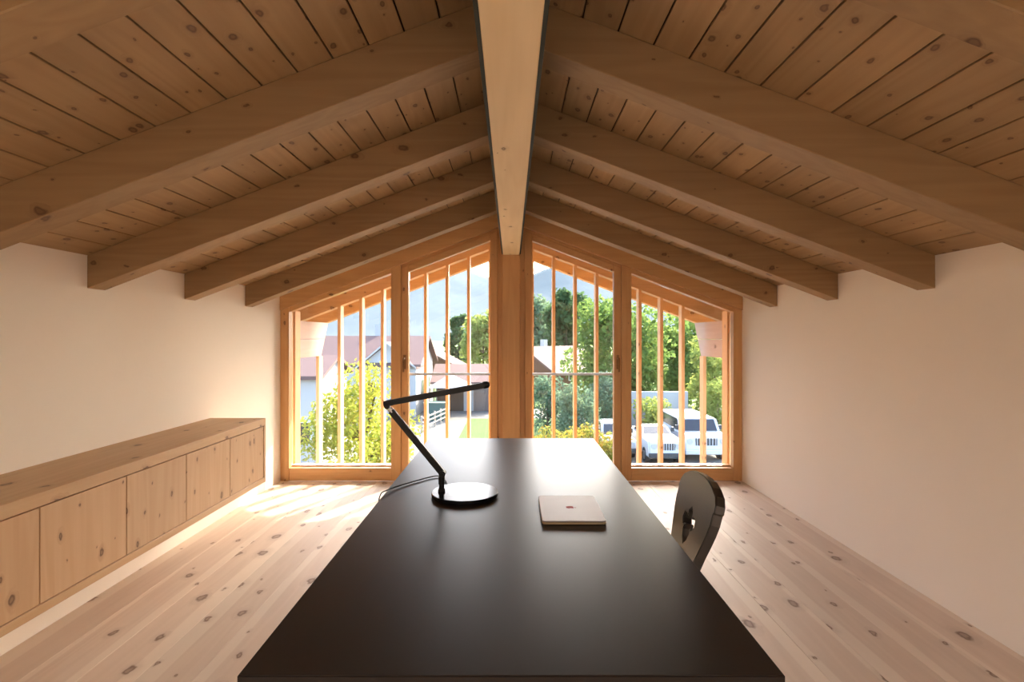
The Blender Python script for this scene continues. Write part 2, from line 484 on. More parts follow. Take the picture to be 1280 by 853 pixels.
# ------------------------------------------------------------------ window wall
def sloped(mb, xa, xb, ztop_off, z0, ya, yb):
    """upright board between |x| = xa and xb (signed), top following the rafters"""
    mb.prism([(xa, z0), (xb, z0), (xb, zb(xb) - ztop_off), (xa, zb(xa) - ztop_off)], ya, yb)
    return mb
def top_rail(mb, xa, xb, o0, o1, ya, yb):
    mb.prism([(xa, zb(xa) - o1), (xb, zb(xb) - o1), (xb, zb(xb) - o0), (xa, zb(xa) - o0)], ya, yb)
    return mb
YF, YG = 5.345, 5.45
for s, nm_out, nm_in in ((-1, 'window_1', 'window_2'), (1, 'window_4', 'window_3')):
    # fixed outer light
    w = struct(thing(nm_out))
    e = 0.0006
    sloped(MB(), s*(WX-e), s*2.185, 0.0006, 0.0, YF, YG).build('jamb', M['frame_v'], w, bevel=0.003)
    sloped(MB(), s*1.182, s*1.085, 0.0006, 0.0, YF, YG).build('mullion', M['frame_v'], w, bevel=0.003)
    top_rail(MB(), s*2.185, s*1.182, 0.0006, 0.048, YF + 0.008, YG).build('head_rail', M['frame_h'], w, bevel=0.002)
    MB().box(min(s*2.185, s*1.182), max(s*2.185, s*1.182), YF + 0.004, YG, 0.0, 0.125).build('bottom_rail', M['frame_h'], w, bevel=0.004)
    MB().box(min(s*2.185, s*1.182), max(s*2.185, s*1.182), YG - 0.03, YG + 0.06, 0.1255, 0.138).build('sill', M['slat'], w)
    g_ = MB()
    g_.prism([(s*2.1845, 0.139), (s*1.1825, 0.139), (s*1.1825, zb(1.1825) - 0.049), (s*2.1845, zb(2.1845) - 0.049)], YG - 0.03, YG - 0.022)
    g_.build('pane', M['glass'], w)
    # inner door
    w = struct(thing(nm_in))
    sloped(MB().box(min(s*0.0808, s*0.0862), max(s*0.0808, s*0.0862), YF + 0.03, YG, 2.2205, zb(0.086) - 0.001), s*0.0856, s*0.135, 0.0006, 0.0, YF + 0.03, YG).build('jamb', M['frame_v'], w, bevel=0.003)
    top_rail(MB(), s*1.0849, s*0.1351, 0.0006, 0.0309, YF + 0.034, YG).build('head_rail', M['frame_h'], w, bevel=0.002)
    MB().box(min(s*1.084, s*0.1355), max(s*1.084, s*0.1355), YF + 0.004, YG, 0.0, 0.030).build('threshold', M['frame_h'], w)
    sash = struct(thing('door_sash')); sash.parent = w; del sash['kind']
    sloped(MB(), s*1.0849, s*1.014, 0.031, 0.031, YF + 0.018, YG - 0.01).build('stile', M['frame_v'], sash, bevel=0.004)
    sloped(MB(), s*0.208, s*0.1351, 0.031, 0.031, YF + 0.018, YG - 0.01).build('stile', M['frame_v'], sash, bevel=0.004)
    top_rail(MB(), s*1.0135, s*0.2085, 0.031, 0.098, YF + 0.020, YG - 0.01).build('head_rail', M['frame_h'], sash, bevel=0.004)
    MB().box(min(s*1.0135, s*0.2085), max(s*1.0135, s*0.2085), YF + 0.014, YG - 0.01, 0.031, 0.130).build('bottom_rail', M['frame_h'], sash, bevel=0.004)
    MB().prism([(s*1.0132, 0.131), (s*0.2088, 0.131), (s*0.2088, zb(0.2088) - 0.099), (s*1.0132, zb(1.0132) - 0.099)], YG - 0.036, YG - 0.028).build('pane', M['glass'], sash)
    h = MB()
    hx = s * 1.05
    h.box(hx - 0.013, hx + 0.013, YF + 0.006, YF + 0.0175, 1.10, 1.24)
    h.tube([(hx, YF + 0.008, 1.205), (hx, YF - 0.045, 1.205), (hx, YF - 0.052, 1.19), (hx, YF - 0.052, 1.075)], 0.009, 10)
    h.build('handle', M['bronze'], sash, smooth=True)
    # guard rail outside the door
    rl = MB().box(min(s*1.09, s*0.13), max(s*1.09, s*0.13), YG + 0.02, YG + 0.032, 1.030, 1.055)
    for q in (s*1.07, s*0.15):
        rl.box(q - 0.012, q + 0.012, YG + 0.0005, YG + 0.02, 1.03, 1.055)
    o = rl.build('guard_rail', M['rail_metal'])
    tag(o, 'thin grey metal guard bar outside the glazed door on the ' + ('chair side' if s > 0 else 'lamp side'), 'railing', 'door guard bars')

# ------------------------------------------------------------------ balcony: floor, slat screen, boarded purlins, outer posts
struct(MB().box(-3.0, 3.0, 5.50, 6.75, -0.42, -0.22).build('balcony_floor', M['out_beam']))
scr = thing('slat_screen', 'outdoor screen of upright larch slats in front of the windows', 'screen', (0, 6.37, -0.22))
xs = [0.2475 + 0.2525 * k for k in range(0, 9)]
for x in xs:
    for s in (-1, 1):
        ta, tb = (zb(s*x - 0.0175) + 0.2195, zb(s*x + 0.0175) + 0.2195) if x < 2.2 else (1.4095, 1.4095)   # the last one stops under the purlin
        MB().prism([(s*x - 0.0175, 0.0), (s*x + 0.0175, 0.0), (s*x + 0.0175, tb), (s*x - 0.0175, ta)],
                   0.0, 0.12).build('slat', M['slat'], scr)
for s in (-1, 1):
    side = 'chair side' if s > 0 else 'sideboard side'
    pu = thing('boarded_purlin', f'pale pinkish boarded purlin end under the eaves outside, {side}', 'beam', (s*2.31, 5.51, 1.19), group='boarded purlins')
    for z0, z1, cutb, cutt in ((0.0, 0.198, 0.98, 1.10), (0.202, 0.40, 1.105, 1.22)):
        MB().prism([(0, z0), (cutb, z0), (cutt, z1), (0, z1)], -0.045, 0.045, 'x').build('plank', M['purlin'], pu, bevel=0.003)
    po = MB().box(min(s*2.185, s*2.262), max(s*2.185, s*2.262), 5.505, 5.64, -0.2195, zb(2.262)).build('balcony_post', M['slat'], bevel=0.003)
    tag(po, f'slim wooden post just outside the outer window, {side}', 'post', 'balcony posts')

# ------------------------------------------------------------------ sideboard
SX0, SX1 = -WX + 0.0005, -1.85
sb = thing('sideboard', 'long wall-hung spruce sideboard with flush doors on the left wall', 'sideboard', (0, 0, 0))
SYE, SYN = 4.10, -0.345
MB().box(SX0, SX1, SYN, SYE, 0.752, 0.807).build('top_board', M['cab_y'], sb, bevel=0.002)
MB().box(SX0, SX1, SYN, SYE, 0.327, 0.364).build('bottom_board', M['cab_y'], sb, bevel=0.002)
MB().box(SX0, SX1, SYE - 0.03, SYE, 0.3645, 0.7515).build('end_panel', M['cab_z'], sb)
MB().box(SX0, SX1, SYN, SYN + 0.03, 0.3645, 0.7515).build('end_panel', M['cab_z'], sb)
MB().box(SX0, SX1 - 0.024, SYN + 0.0305, SYE - 0.0305, 0.3645, 0.7515).build('carcass', M['dark_gap'], sb)
dw = 0.4825
d_me = MB().box(-0.021, 0.0, -dw/2 + 0.003, dw/2 - 0.003, 0.3685, 0.7475).mesh('door', bevel=0.001)
for i in range(9):
    link('door', d_me, M['cab_z'], sb, (SX1 - 0.001, 4.066 - dw * (i + 0.5), 0))

# ------------------------------------------------------------------ desk
DX, DY0, DY1, DZ = 0.55, 1.09, 3.64, 0.74
dk = thing('desk', 'long matt black desk in the middle of the room', 'desk', (0, 0, 0))
MB().box(-DX, DX, DY0, DY1, DZ - 0.032, DZ).build('table_top', M['desk'], dk, bevel=0.0025, seg=2)
for s in (-1, 1):
    MB().box(s*0.36 - 0.012, s*0.36 + 0.012, DY0 + 0.28, DY1 - 0.28, DZ - 0.11, DZ - 0.0325).build('apron', M['desk_edge'], dk)
for yy in (DY0 + 0.30, DY1 - 0.30):
    for s in (-1, 1):
        MB().prism([(s*0.30 - 0.03, DZ - 0.033), (s*0.30 + 0.03, DZ - 0.033), (s*0.40 + 0.025, 0.0005), (s*0.40 - 0.025, 0.0005)], yy - 0.035, yy + 0.035).build('leg', M['desk_edge'], dk, bevel=0.003)
    MB().box(-0.30, 0.30, yy - 0.02, yy + 0.02, DZ - 0.10, DZ - 0.033).build('cross_rail', M['desk_edge'], dk)

# ------------------------------------------------------------------ desk lamp
LY = 2.33
lamp = thing('desk_lamp', 'black angular desk lamp with round base standing on the desk', 'lamp', (-0.198, LY, DZ))
MB().lathe([(0.139, 0.0005), (0.142, 0.003), (0.142, 0.015), (0.140, 0.0175), (0.0, 0.0176)][:4] + [(0.02, 0.0178)], n=72).build('base', M['black_gloss'], lamp, smooth=True)
pxl = -0.100
MB().lathe([(0.0155, 0.018), (0.0155, 0.026), (0.0115, 0.030), (0.0115, 0.045), (0.014, 0.048), (0.014, 0.080), (0.010, 0.084)], pxl, 0, 24).build('post', M['black'], lamp, smooth=True)
def bar(mb, a, b, w, t):
    """bar of width w (in the plane) and thickness t (along y)"""
    a, b = Vector(a), Vector(b)
    d = (b - a).normalized()
    n = Vector((-d.z, 0, d.x))
    y = Vector((0, 1, 0))
    vs_ = []
    for p in (a, b):
        for i, j in ((-1,-1), (1,-1), (1,1), (-1,1)):
            vs_.append(p + n * (w/2*i) + y * (t/2*j))
    mb.add(vs_, [(0,1,2,3), (7,6,5,4), (0,4,5,1), (1,5,6,2), (2,6,7,3), (3,7,4,0)])
    return mb
PJ = Vector((pxl + 0.004, 0, 0.094))
EL = Vector((-0.332, 0, 0.382))
TIP = Vector((0.088, 0, 0.473))
k = MB().tube([(PJ.x, -0.019, PJ.z), (PJ.x, 0.019, PJ.z)], 0.014, 20)
k.tube([(PJ.x, -0.026, PJ.z), (PJ.x, -0.019, PJ.z)], 0.008, 16)
k.build('lower_joint', M['black'], lamp, smooth=True)
bar(MB(), PJ, EL + (PJ - EL).normalized() * 0.022, 0.027, 0.024).build('lower_arm', M['black'], lamp, bevel=0.004, seg=2)
el = MB().tube([(EL.x, -0.016, EL.z), (EL.x, 0.016, EL.z)], 0.012, 20).build('elbow_joint', M['black'], lamp, smooth=True)
MB().tube([EL + (PJ - EL).normalized() * 0.012 + Vector((0.002, 0, 0)), EL + (PJ - EL).normalized() * 0.034], 0.0125, 16).build('elbow_collar', M['chrome'], el, smooth=True)
EH = EL + Vector((-0.004, 0, 0.012))
bar(MB(), EH - (TIP - EH).normalized() * 0.012, TIP, 0.024, 0.032).build('light_bar', M['black'], lamp, bevel=0.004, seg=2)
MB().tube([TIP - (TIP - EH).normalized() * 0.012, TIP + (TIP - EH).normalized() * 0.002, TIP + (TIP - EH).normalized() * 0.012, TIP + (TIP - EH).normalized() * 0.018], [0.015, 0.016, 0.014, 0.006], 18).build('end_cap', M['black'], lamp, smooth=True)
# cable: from the lower joint over the desk edge
def spline(pts, n=10):
    pts = [Vector(p) for p in pts]
    P = [pts[0]] + pts + [pts[-1]]
    out_ = []
    for i in range(1, len(P) - 2):
        p0, p1, p2, p3 = P[i-1], P[i], P[i+1], P[i+2]
        for j in range(n):
            t = j / n
            out_.append(0.5 * ((2*p1) + (p2-p0)*t + (2*p0-5*p1+4*p2-p3)*t*t + (-p0+3*p1-3*p2+p3)*t**3))
    out_.append(pts[-1])
    return out_
cr = 0.003
cab = spline([(-0.085, 0.09, 0.006), (-0.11, 0.22, 0.006), (-0.16, 0.30, 0.006), (-0.24, 0.22, 0.006), (-0.31, 0.12, 0.007), (-0.344, 0.04, 0.010), (-0.360, -0.01, 0.004),
              (-0.362, -0.03, -0.06), (-0.360, -0.03, -0.35), (-0.37, -0.03, -0.65), (-0.40, 0.02, -0.728), (-0.36, 0.35, -0.736), (-0.30, 0.8, -0.736)], 8)
MB().tube(cab, cr, 8).build('cable', M['cable'], lamp, smooth=True)

# ------------------------------------------------------------------ laptop
lp = thing('laptop', 'closed silver laptop with red emblem lying on the black desk', 'laptop', (0.2285, 2.115, DZ))
def rrect(w, h, r, n=6):
    out_ = []
    for cx_, cy_, a0 in ((w/2-r, h/2-r, 0), (-w/2+r, h/2-r, 90), (-w/2+r, -h/2+r, 180), (w/2-r, -h/2+r, 270)):
        for i in range(n + 1):
            a = math.radians(a0 + 90 * i / n)
            out_.append((cx_ + r * math.cos(a), cy_ + r * math.sin(a)))
    return out_
MB().prism(rrect(0.232, 0.312, 0.012), 0.0022, 0.0095, 'z').build('base_shell', M['alu_side'], lp, bevel=0.0015)
MB().prism(rrect(0.226, 0.306, 0.012), 0.0096, 0.0108, 'z').build('screen_seal', M['rubber'], lp)
MB().prism(rrect(0.232, 0.312, 0.012), 0.0109, 0.0158, 'z').build('lid', M['alu'], lp, bevel=0.0015)
MB().tube([(-0.111, -0.11, 0.0095), (-0.111, 0.11, 0.0095)], 0.004, 10).build('hinge', M['rubber'], lp)
for fx in (-0.09, 0.09):
    for fy in (-0.13, 0.13):
        MB().lathe([(0.006, 0.0), (0.007, 0.0022)], fx, fy, 12).build('rubber_foot', M['rubber'], lp)
# emblem: bitten fruit with a leaf, its top towards the chair
def emblem():
    pts = [(0.0, 0.40), (0.16, 0.46), (0.33, 0.42), (0.43, 0.30)]
    pts += [(0.36, 0.22), (0.33, 0.08), (0.37, -0.05), (0.47, -0.13)]                # bite
    pts += [(0.41, -0.30), (0.30, -0.47), (0.18, -0.52), (0.0, -0.46), (-0.18, -0.52), (-0.31, -0.46), (-0.43, -0.25), (-0.49, 0.02), (-0.45, 0.26), (-0.33, 0.42), (-0.16, 0.46)]
    leaf = [(0.0, 0.50), (0.03, 0.64), (0.12, 0.74), (0.24, 0.78), (0.21, 0.64), (0.12, 0.54)]
    mb = MB()
    for poly in (pts, leaf):
        mb.prism([(y * 0.030, -x * 0.030) for x, y in poly], 0.0159, 0.0162, 'z')
    return mb
emblem().build('emblem', M['logo'], lp)

# ------------------------------------------------------------------ chair
ch = thing('wooden_chair', 'black wooden chair with a carved hole in its back beside the desk', 'chair', (0.435, 2.02, 0.0), math.radians(1))
seat = [(-0.20, -0.21), (-0.12, -0.225), (0.05, -0.20), (0.17, -0.165), (0.21, -0.10), (0.21, 0.10), (0.17, 0.165), (0.05, 0.20), (-0.12, 0.225), (-0.20, 0.21), (-0.225, 0.10), (-0.225, -0.10)]
MB().prism(seat, 0.425, 0.455, 'z').build('seat', M['chair'], ch, bevel=0.006, seg=2)
for a, b_ in (((-0.15, -0.13), (-0.23, -0.19)), ((-0.15, 0.13), (-0.23, 0.19)), ((0.13, -0.10), (0.20, -0.16)), ((0.13, 0.10), (0.20, 0.16))):
    MB().tube([(b_[0], b_[1], 0.0005), ((a[0]+b_[0])/2, (a[1]+b_[1])/2, 0.21), (a[0], a[1], 0.4245)], [0.014, 0.019, 0.017], 8).build('leg', M['chair'], ch)
half = [(u_ * 0.94, v_) for u_, v_ in [(0.088, -0.02), (0.092, 0.03), (0.112, 0.09), (0.126, 0.15), (0.144, 0.205), (0.163, 0.25), (0.180, 0.295), (0.190, 0.335), (0.189, 0.372), (0.196, 0.380),
        (0.192, 0.405), (0.170, 0.432), (0.125, 0.452), (0.080, 0.464), (0.03, 0.468)]]
outl = [(u, v) for u, v in half] + [(-u, v) for u, v in reversed(half)]
hh = [(0.0, 0.205), (0.020, 0.225), (0.030, 0.250), (0.022, 0.272), (0.045, 0.268), (0.058, 0.285), (0.052, 0.308), (0.034, 0.312), (0.018, 0.300), (0.016, 0.325), (0.0, 0.340)]
hole = hh + [(-u, v) for u, v in reversed(hh[1:-1])]
bm = bmesh.new()
def loop(pts):
    vs_ = [bm.verts.new((0, u, v)) for u, v in pts]
    return [bm.edges.new((vs_[i], vs_[(i + 1) % len(vs_)])) for i in range(len(vs_))]
es = loop(outl) + loop(hole)
bmesh.ops.triangle_fill(bm, use_beauty=True, use_dissolve=False, edges=es, normal=(1, 0, 0))
ret = bmesh.ops.extrude_face_region(bm, geom=bm.faces[:])
for v_ in [e_ for e_ in ret['geom'] if isinstance(e_, bmesh.types.BMVert)]: v_.co.x += 0.036
bmesh.ops.recalc_face_normals(bm, faces=bm.faces)
sh = [e_ for e_ in bm.edges if e_.is_manifold and e_.calc_face_angle(0) > 1.2]
bmesh.ops.bevel(bm, geom=sh, offset=0.003, segments=2, affect='EDGES', clamp_overlap=True)
me = bpy.data.meshes.new('backrest')
bm.to_mesh(me); bm.free()
bk = link('backrest', me, M['chair'], ch, (0.150, 0, 0.4555), (0, math.radians(15), 0))

# ------------------------------------------------------------------ outdoors
GZ = -4.2
M['gravel'] = plain('pale_gravel', (0.14, 0.135, 0.12), 0.95, nscale=0.6, nvar=0.15, spec=0.05)
M['grass'] = plain('lawn_grass', (0.055, 0.095, 0.028), 0.95, nscale=1.5, nvar=0.3, spec=0.05)
M['field'] = plain('far_meadow', (0.106, 0.152, 0.053), 0.95, nscale=0.05, nvar=0.3, spec=0.05)
M['white_wall'] = plain('white_house_wall', (0.34, 0.335, 0.32), 0.9, nvar=0.03, spec=0.05)
M['roof_a'] = plain('red_brown_roof', (0.105, 0.07, 0.066), 0.85, nscale=3, nvar=0.2, spec=0.05)
M['roof_b'] = plain('pink_grey_roof', (0.135, 0.09, 0.08), 0.85, nscale=3, nvar=0.15, spec=0.05)
M['barn'] = plain('dark_barn_wood', (0.112, 0.053, 0.030), 0.85, nscale=4, nvar=0.25, spec=0.05)
M['pane_dark'] = plain('dark_window_pane', (0.020, 0.023, 0.026), 0.1)
M['white_paint'] = plain('white_car_paint', (0.45, 0.46, 0.47), 0.25, nvar=0.01)
M['tyre'] = plain('tyre_rubber', (0.013, 0.013, 0.013), 0.8)
M['grille'] = plain('dark_grille', (0.026, 0.030, 0.033), 0.5)
M['lens'] = plain('headlight_lens', (0.363, 0.376, 0.396), 0.1)
M['gate'] = plain('brown_garage_door', (0.158, 0.119, 0.099), 0.7, spec=0.05)
M['tarp'] = plain('white_canopy', (0.30, 0.295, 0.28), 0.7, nvar=0.03, spec=0.05)
M['teal'] = plain('dark_green_skip', (0.033, 0.073, 0.059), 0.6)
M['fence'] = plain('grey_fence_wood', (0.317, 0.271, 0.224), 0.85, nscale=5, nvar=0.15, spec=0.05)
M['bark'] = plain('tree_bark', (0.079, 0.056, 0.040), 0.9, nscale=6, nvar=0.3, spec=0.05)
M['yel'] = leaf_mat('autumn_yellow_leaf', (0.264, 0.264, 0.033), (0.198, 0.251, 0.040), (0.363, 0.304, 0.053))
M['grn'] = leaf_mat('green_leaf', (0.073, 0.132, 0.033), (0.125, 0.185, 0.046), (0.198, 0.238, 0.066))
M['dgrn'] = leaf_mat('dark_green_leaf', (0.040, 0.079, 0.033), (0.066, 0.112, 0.046), (0.106, 0.145, 0.066))
M['ggrn'] = leaf_mat('grey_green_leaf', (0.079, 0.132, 0.073), (0.119, 0.178, 0.106), (0.185, 0.238, 0.145))
M['ygrn'] = leaf_mat('light_green_leaf', (0.172, 0.224, 0.053), (0.224, 0.264, 0.066), (0.277, 0.277, 0.092))
M['flow'] = leaf_mat('yellow_red_hedge_leaf', (0.330, 0.264, 0.040), (0.158, 0.198, 0.040), (0.330, 0.132, 0.040))

struct(MB().box(-400, 400, 8, 900, GZ - 0.5, GZ).build('ground', M['field']))
struct(MB().add([(-30, 9, GZ + 0.01), (30, 9, GZ + 0.01), (30, 43, GZ + 0.01), (-30, 43, GZ + 0.01)], [(0, 1, 2, 3)]).build('gravel_yard', M['gravel']))
struct(MB().box(-2.9, 3.5, 28, 37, GZ + 0.011, GZ + 0.05).build('lawn', M['grass']))

# mountains
def mountain(name, label, prof, y0, y1, y2, col, seed):
    rng = np.random.RandomState(seed)
    mb = MB()
    px = np.linspace(-200, 1500, 90)
    top = np.interp(px, [p[0] for p in prof], [p[1] for p in prof])
    top = top + rng.normal(0, 1.2, len(px)) + 2.5 * np.sin(px * 0.05 + seed)
    rows = 14
    for r in range(rows + 1):
        t = r / rows
        Y = y0 + (y1 - y0) * t
        for i, p in enumerate(px):
            X = (p - CX) / F * y1
            Zt = EYE + (CY - top[i]) / F * y1
            Z = GZ + (Zt - GZ) * t ** 1.25 + (rng.normal(0, 1) * 0.02 * (Zt - GZ) if 0 < r < rows else 0)
            mb.v.append((X, Y, Z))
    n = len(px)
    for i in range(n):
        mb.v.append((mb.v[rows * n + i][0], y2, GZ))
    for r in range(rows + 1):
        for i in range(n - 1):
            mb.f.append((r*n+i, r*n+i+1, (r+1)*n+i+1, (r+1)*n+i))
    o = mb.build(name, col, smooth=True)
    return struct(o)
M['mtn'] = plain('slope_with_painted_haze', (0.082, 0.10, 0.108), 1.0, nscale=0.012, nvar=0.18, spec=0.0)  # distance haze is mixed into this blue-grey base colour
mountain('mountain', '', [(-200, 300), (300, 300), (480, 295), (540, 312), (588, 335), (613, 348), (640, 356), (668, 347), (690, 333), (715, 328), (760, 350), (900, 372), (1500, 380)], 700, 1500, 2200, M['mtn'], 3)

# trees
def foliage(name, clumps, n, leaf, mat, parent, seed):
    rng = np.random.RandomState(seed)
    clumps = np.array(clumps)                      # cx, cy, cz, r
    wts = clumps[:, 3] ** 2
    idx = rng.choice(len(clumps), n, p=wts / wts.sum())
    d = rng.normal(size=(n, 3)); d /= np.linalg.norm(d, axis=1)[:, None]
    rr = clumps[idx, 3] * rng.uniform(0.25, 1.0, n) ** 0.5
    c = clumps[idx, :3] + d * rr[:, None]
    a = rng.normal(size=(n, 3)); a /= np.linalg.norm(a, axis=1)[:, None]
    b = np.cross(a, rng.normal(size=(n, 3))); b /= np.linalg.norm(b, axis=1)[:, None]
    s = leaf * rng.uniform(0.6, 1.3, n)[:, None]
    v = np.stack([c - a*s, c + b*s*0.5, c + a*s, c - b*s*0.5], axis=1).reshape(-1, 3)
    me_ = bpy.data.meshes.new(name)
    me_.vertices.add(4*n); me_.vertices.foreach_set('co', v.astype(np.float32).ravel())
    me_.loops.add(4*n); me_.loops.foreach_set('vertex_index', np.arange(4*n, dtype=np.int32))
    me_.polygons.add(n); me_.polygons.foreach_set('loop_start', np.arange(0, 4*n, 4, dtype=np.int32))
    me_.polygons.foreach_set('loop_total', np.full(n, 4, dtype=np.int32))
    me_.update(); me_.validate()
    o = link(name, me_, mat, parent)
    o['kind'] = 'stuff'
    return o

def tree(name, label, cat, x, y, zc, rx, rz, n, leaf, mat, seed, nclump=34, cr_=0.34, group=None, ry=None, base=GZ, cone=False, trunk_r=0.12):
    t = thing(name, label, cat, (x, y, base), 0, group)
    rng = np.random.RandomState(seed)
    ry = ry or rx
    cl = []
    h = zc - base
    while len(cl) < nclump:
        p = rng.uniform(-1, 1, 3)
        q = np.linalg.norm(p)
        if q > 1 or q < 0.25: continue
        k = 1.0
        if cone: k = max(0.12, 0.55 - 0.5 * p[2])
        cl.append((p[0]*rx*0.8*k, p[1]*ry*0.8*k, max(h + p[2]*rz*0.85, 0.25), cr_ * min(rx, rz) * rng.uniform(0.7, 1.25) * (k if cone else 1)))
    foliage('foliage', cl, n, leaf, mat, t, seed + 1)
    mb = MB()
    top = h + rz * 0.4
    mb.tube([(0, 0, 0), (0.03, 0.02, top * 0.5), (0, 0, top)], [trunk_r, trunk_r * 0.75, trunk_r * 0.25], 8)
    tr_ = mb.build('trunk', M['bark'], t, smooth=True)
    for c in cl[:9]:
        z0 = max(0.1, min(top * 0.85, c[2] - 0.35 * math.hypot(c[0], c[1]) - 0.2))
        MB().tube([(0, 0, z0), (c[0]*0.5, c[1]*0.5, z0*0.45 + c[2]*0.55), (c[0], c[1], c[2])], [trunk_r*0.42, trunk_r*0.28, trunk_r*0.1], 6).build('branch', M['bark'], tr_)
    return t

def X_(px, Y): return (px - CX) / F * Y
def Z_(py, Y): return EYE - (py - CY) / F * Y

tree('leafy_tree', 'yellow-green autumn tree growing outside the window behind the sideboard', 'tree', X_(455, 13), 13, -1.5, 1.75, 2.25, 11000, 0.055, M['yel'], 11, 46, 0.30)
tree('leafy_tree', 'large green tree beyond the grey-green shrubs outside the chair side windows', 'tree', X_(775, 38), 38, 0.0, 3.9, 4.4, 9000, 0.2, M['grn'], 21, 50, 0.33)
tree('leafy_tree', 'green tree behind the parked white van', 'tree', X_(850, 45), 45, -0.2, 3.6, 4.2, 6000, 0.23, M['grn'], 31, 40, 0.34)
tree('leafy_tree', 'light green tree beside the white garden wall', 'tree', X_(893, 35), 35, -1.0, 2.1, 3.0, 4600, 0.14, M['ygrn'], 41, 34, 0.34)
tree('leafy_tree', 'tall pale green tree added out of view near the balcony for its shade', 'tree', 6.2, 13.5, 6.2, 2.1, 3.4, 6500, 0.12, M['ygrn'], 51, 46, 0.33, trunk_r=0.16)  # unseen tree added to keep sun off the floor on the chair side
tree('leafy_tree', 'dark green tree behind the long low roof', 'tree', X_(574, 78), 78, Z_(428, 78), 2.4, 4.6, 3200, 0.34, M['dgrn'], 61, 30, 0.34, base=GZ)
tree('leafy_tree', 'round yellow-green tree behind the garage', 'tree', X_(604, 58), 58, Z_(428, 58), 2.6, 3.6, 4200, 0.26, M['ygrn'], 71, 34, 0.36)
tree('leafy_tree', 'hazy green tree behind the pink roofed house', 'tree', X_(676, 85), 85, Z_(412, 85), 3.6, 5.5, 3000, 0.5, M['ggrn'], 81, 30, 0.36)
tree('leafy_tree', 'tall olive green tree rising over the pink roofed house', 'tree', X_(708, 70), 70, Z_(408, 70), 3.0, 5.2, 3600, 0.40, M['dgrn'], 91, 32, 0.36)
for i, (p, yy, top, r, lab) in enumerate(((684, 30, 474, 1.2, 'grey-green shrub below the pink roofed house'), (722, 26.5, 482, 1.15, 'grey-green shrub between two other shrubs by the flowering hedge'),
                                   (757, 31.2, 470, 1.2, 'grey-green shrub in front of the large green tree'))):
    zt = Z_(top, yy)
    tree('garden_shrub', lab, 'shrub', X_(p, yy), yy, (zt + GZ) / 2 + 0.2, r, (zt - GZ) / 2, 3200, 0.10, M['ggrn'], 101 + i * 7, 34, 0.42, 'shrubs in the yard', trunk_r=0.06)
hedge = thing('flowering_hedge', 'low yellow flowering hedge in front of the grey-green shrubs', 'hedge', (X_(725, 22.5), 22.5, GZ))
rng = np.random.RandomState(5)
foliage('foliage', [(rng.uniform(-1.75, 1.75), rng.uniform(-0.4, 0.4), rng.uniform(0.3, Z_(540, 22.5) - GZ), 0.42) for _ in range(46)], 5200, 0.07, M['flow'], hedge, 6)
for k in range(5):
    MB().tube([(-1.5 + 0.75*k, 0, 0), (-1.45 + 0.75*k, 0.05, 1.3)], [0.03, 0.012], 6).build('stem', M['bark'], hedge)
tree('garden_shrub', 'light green bush standing behind the parked cars', 'shrub', X_(815, 30.3), 30.3, -3.0, 1.2, 1.3, 2600, 0.10, M['ygrn'], 131, 26, 0.42, 'shrubs in the yard', trunk_r=0.06)

tree('garden_shrub', 'rounded light green bush behind the white van', 'shrub', X_(897, 31), 31, -2.6, 1.25, 1.5, 2600, 0.10, M['ygrn'], 141, 26, 0.42, 'shrubs in the yard', trunk_r=0.06)

# houses
def house(name, label, x, y, rot, w, d, zb_, ze, zr, mats, wins=(), ov=0.5, chim=None, gable_mat=None, doors=()):
    wm, rm = mats
    h = thing(name, label, 'house', (x, y, zb_), rot)
    he, hr = ze - zb_, zr - zb_
    MB().prism([(-d/2, 0), (d/2, 0), (d/2, he), (0, hr - 0.12), (-d/2, he)], -w/2, w/2, 'x').build('wall', wm, h)
    sl = (hr - he) / (d/2)
    for s in (-1, 1):
        a = (s * (d/2 + ov), he - sl * ov)
        MB().prism([(0, hr - 0.1), a, (a[0], a[1] + 0.16), (0, hr + 0.06)], -w/2 - ov, w/2 + ov, 'x').build('roof_slope', rm, h)
    if chim:
        cx_, cw, chh = chim
        MB().box(cx_ - cw/2, cx_ + cw/2, 0.4, 0.4 + cw, hr - 0.6, hr + chh).build('chimney', M['white_wall'], h)
    for face, u, z, ww, wh in wins:
        if face == 'front':
            f = MB().box(u - ww/2 - 0.08, u + ww/2 + 0.08, -d/2 - 0.05, -d/2 - 0.001, z - 0.08, z + wh + 0.08).build('window_frame', M['white_paint'], h)
            MB().box(u - ww/2, u + ww/2, -d/2 - 0.06, -d/2 - 0.0505, z, z + wh).build('pane', M['pane_dark'], f)
        else:
            s = 1 if face == 'right' else -1
            q = sorted((s*(w/2 + 0.001), s*(w/2 + 0.05)))
            f = MB().box(q[0], q[1], u - ww/2 - 0.08, u + ww/2 + 0.08, z - 0.08, z + wh + 0.08).build('window_frame', M['white_paint'], h)
            q = sorted((s*(w/2 + 0.0505), s*(w/2 + 0.06)))
            MB().box(q[0], q[1], u - ww/2, u + ww/2, z, z + wh).build('pane', M['pane_dark'], f)
    for u, ww, wh, mt in doors:
        MB().box(u - ww/2, u + ww/2, -d/2 - 0.06, -d/2 - 0.001, 0.0, wh).build('door', mt, h)
    return h
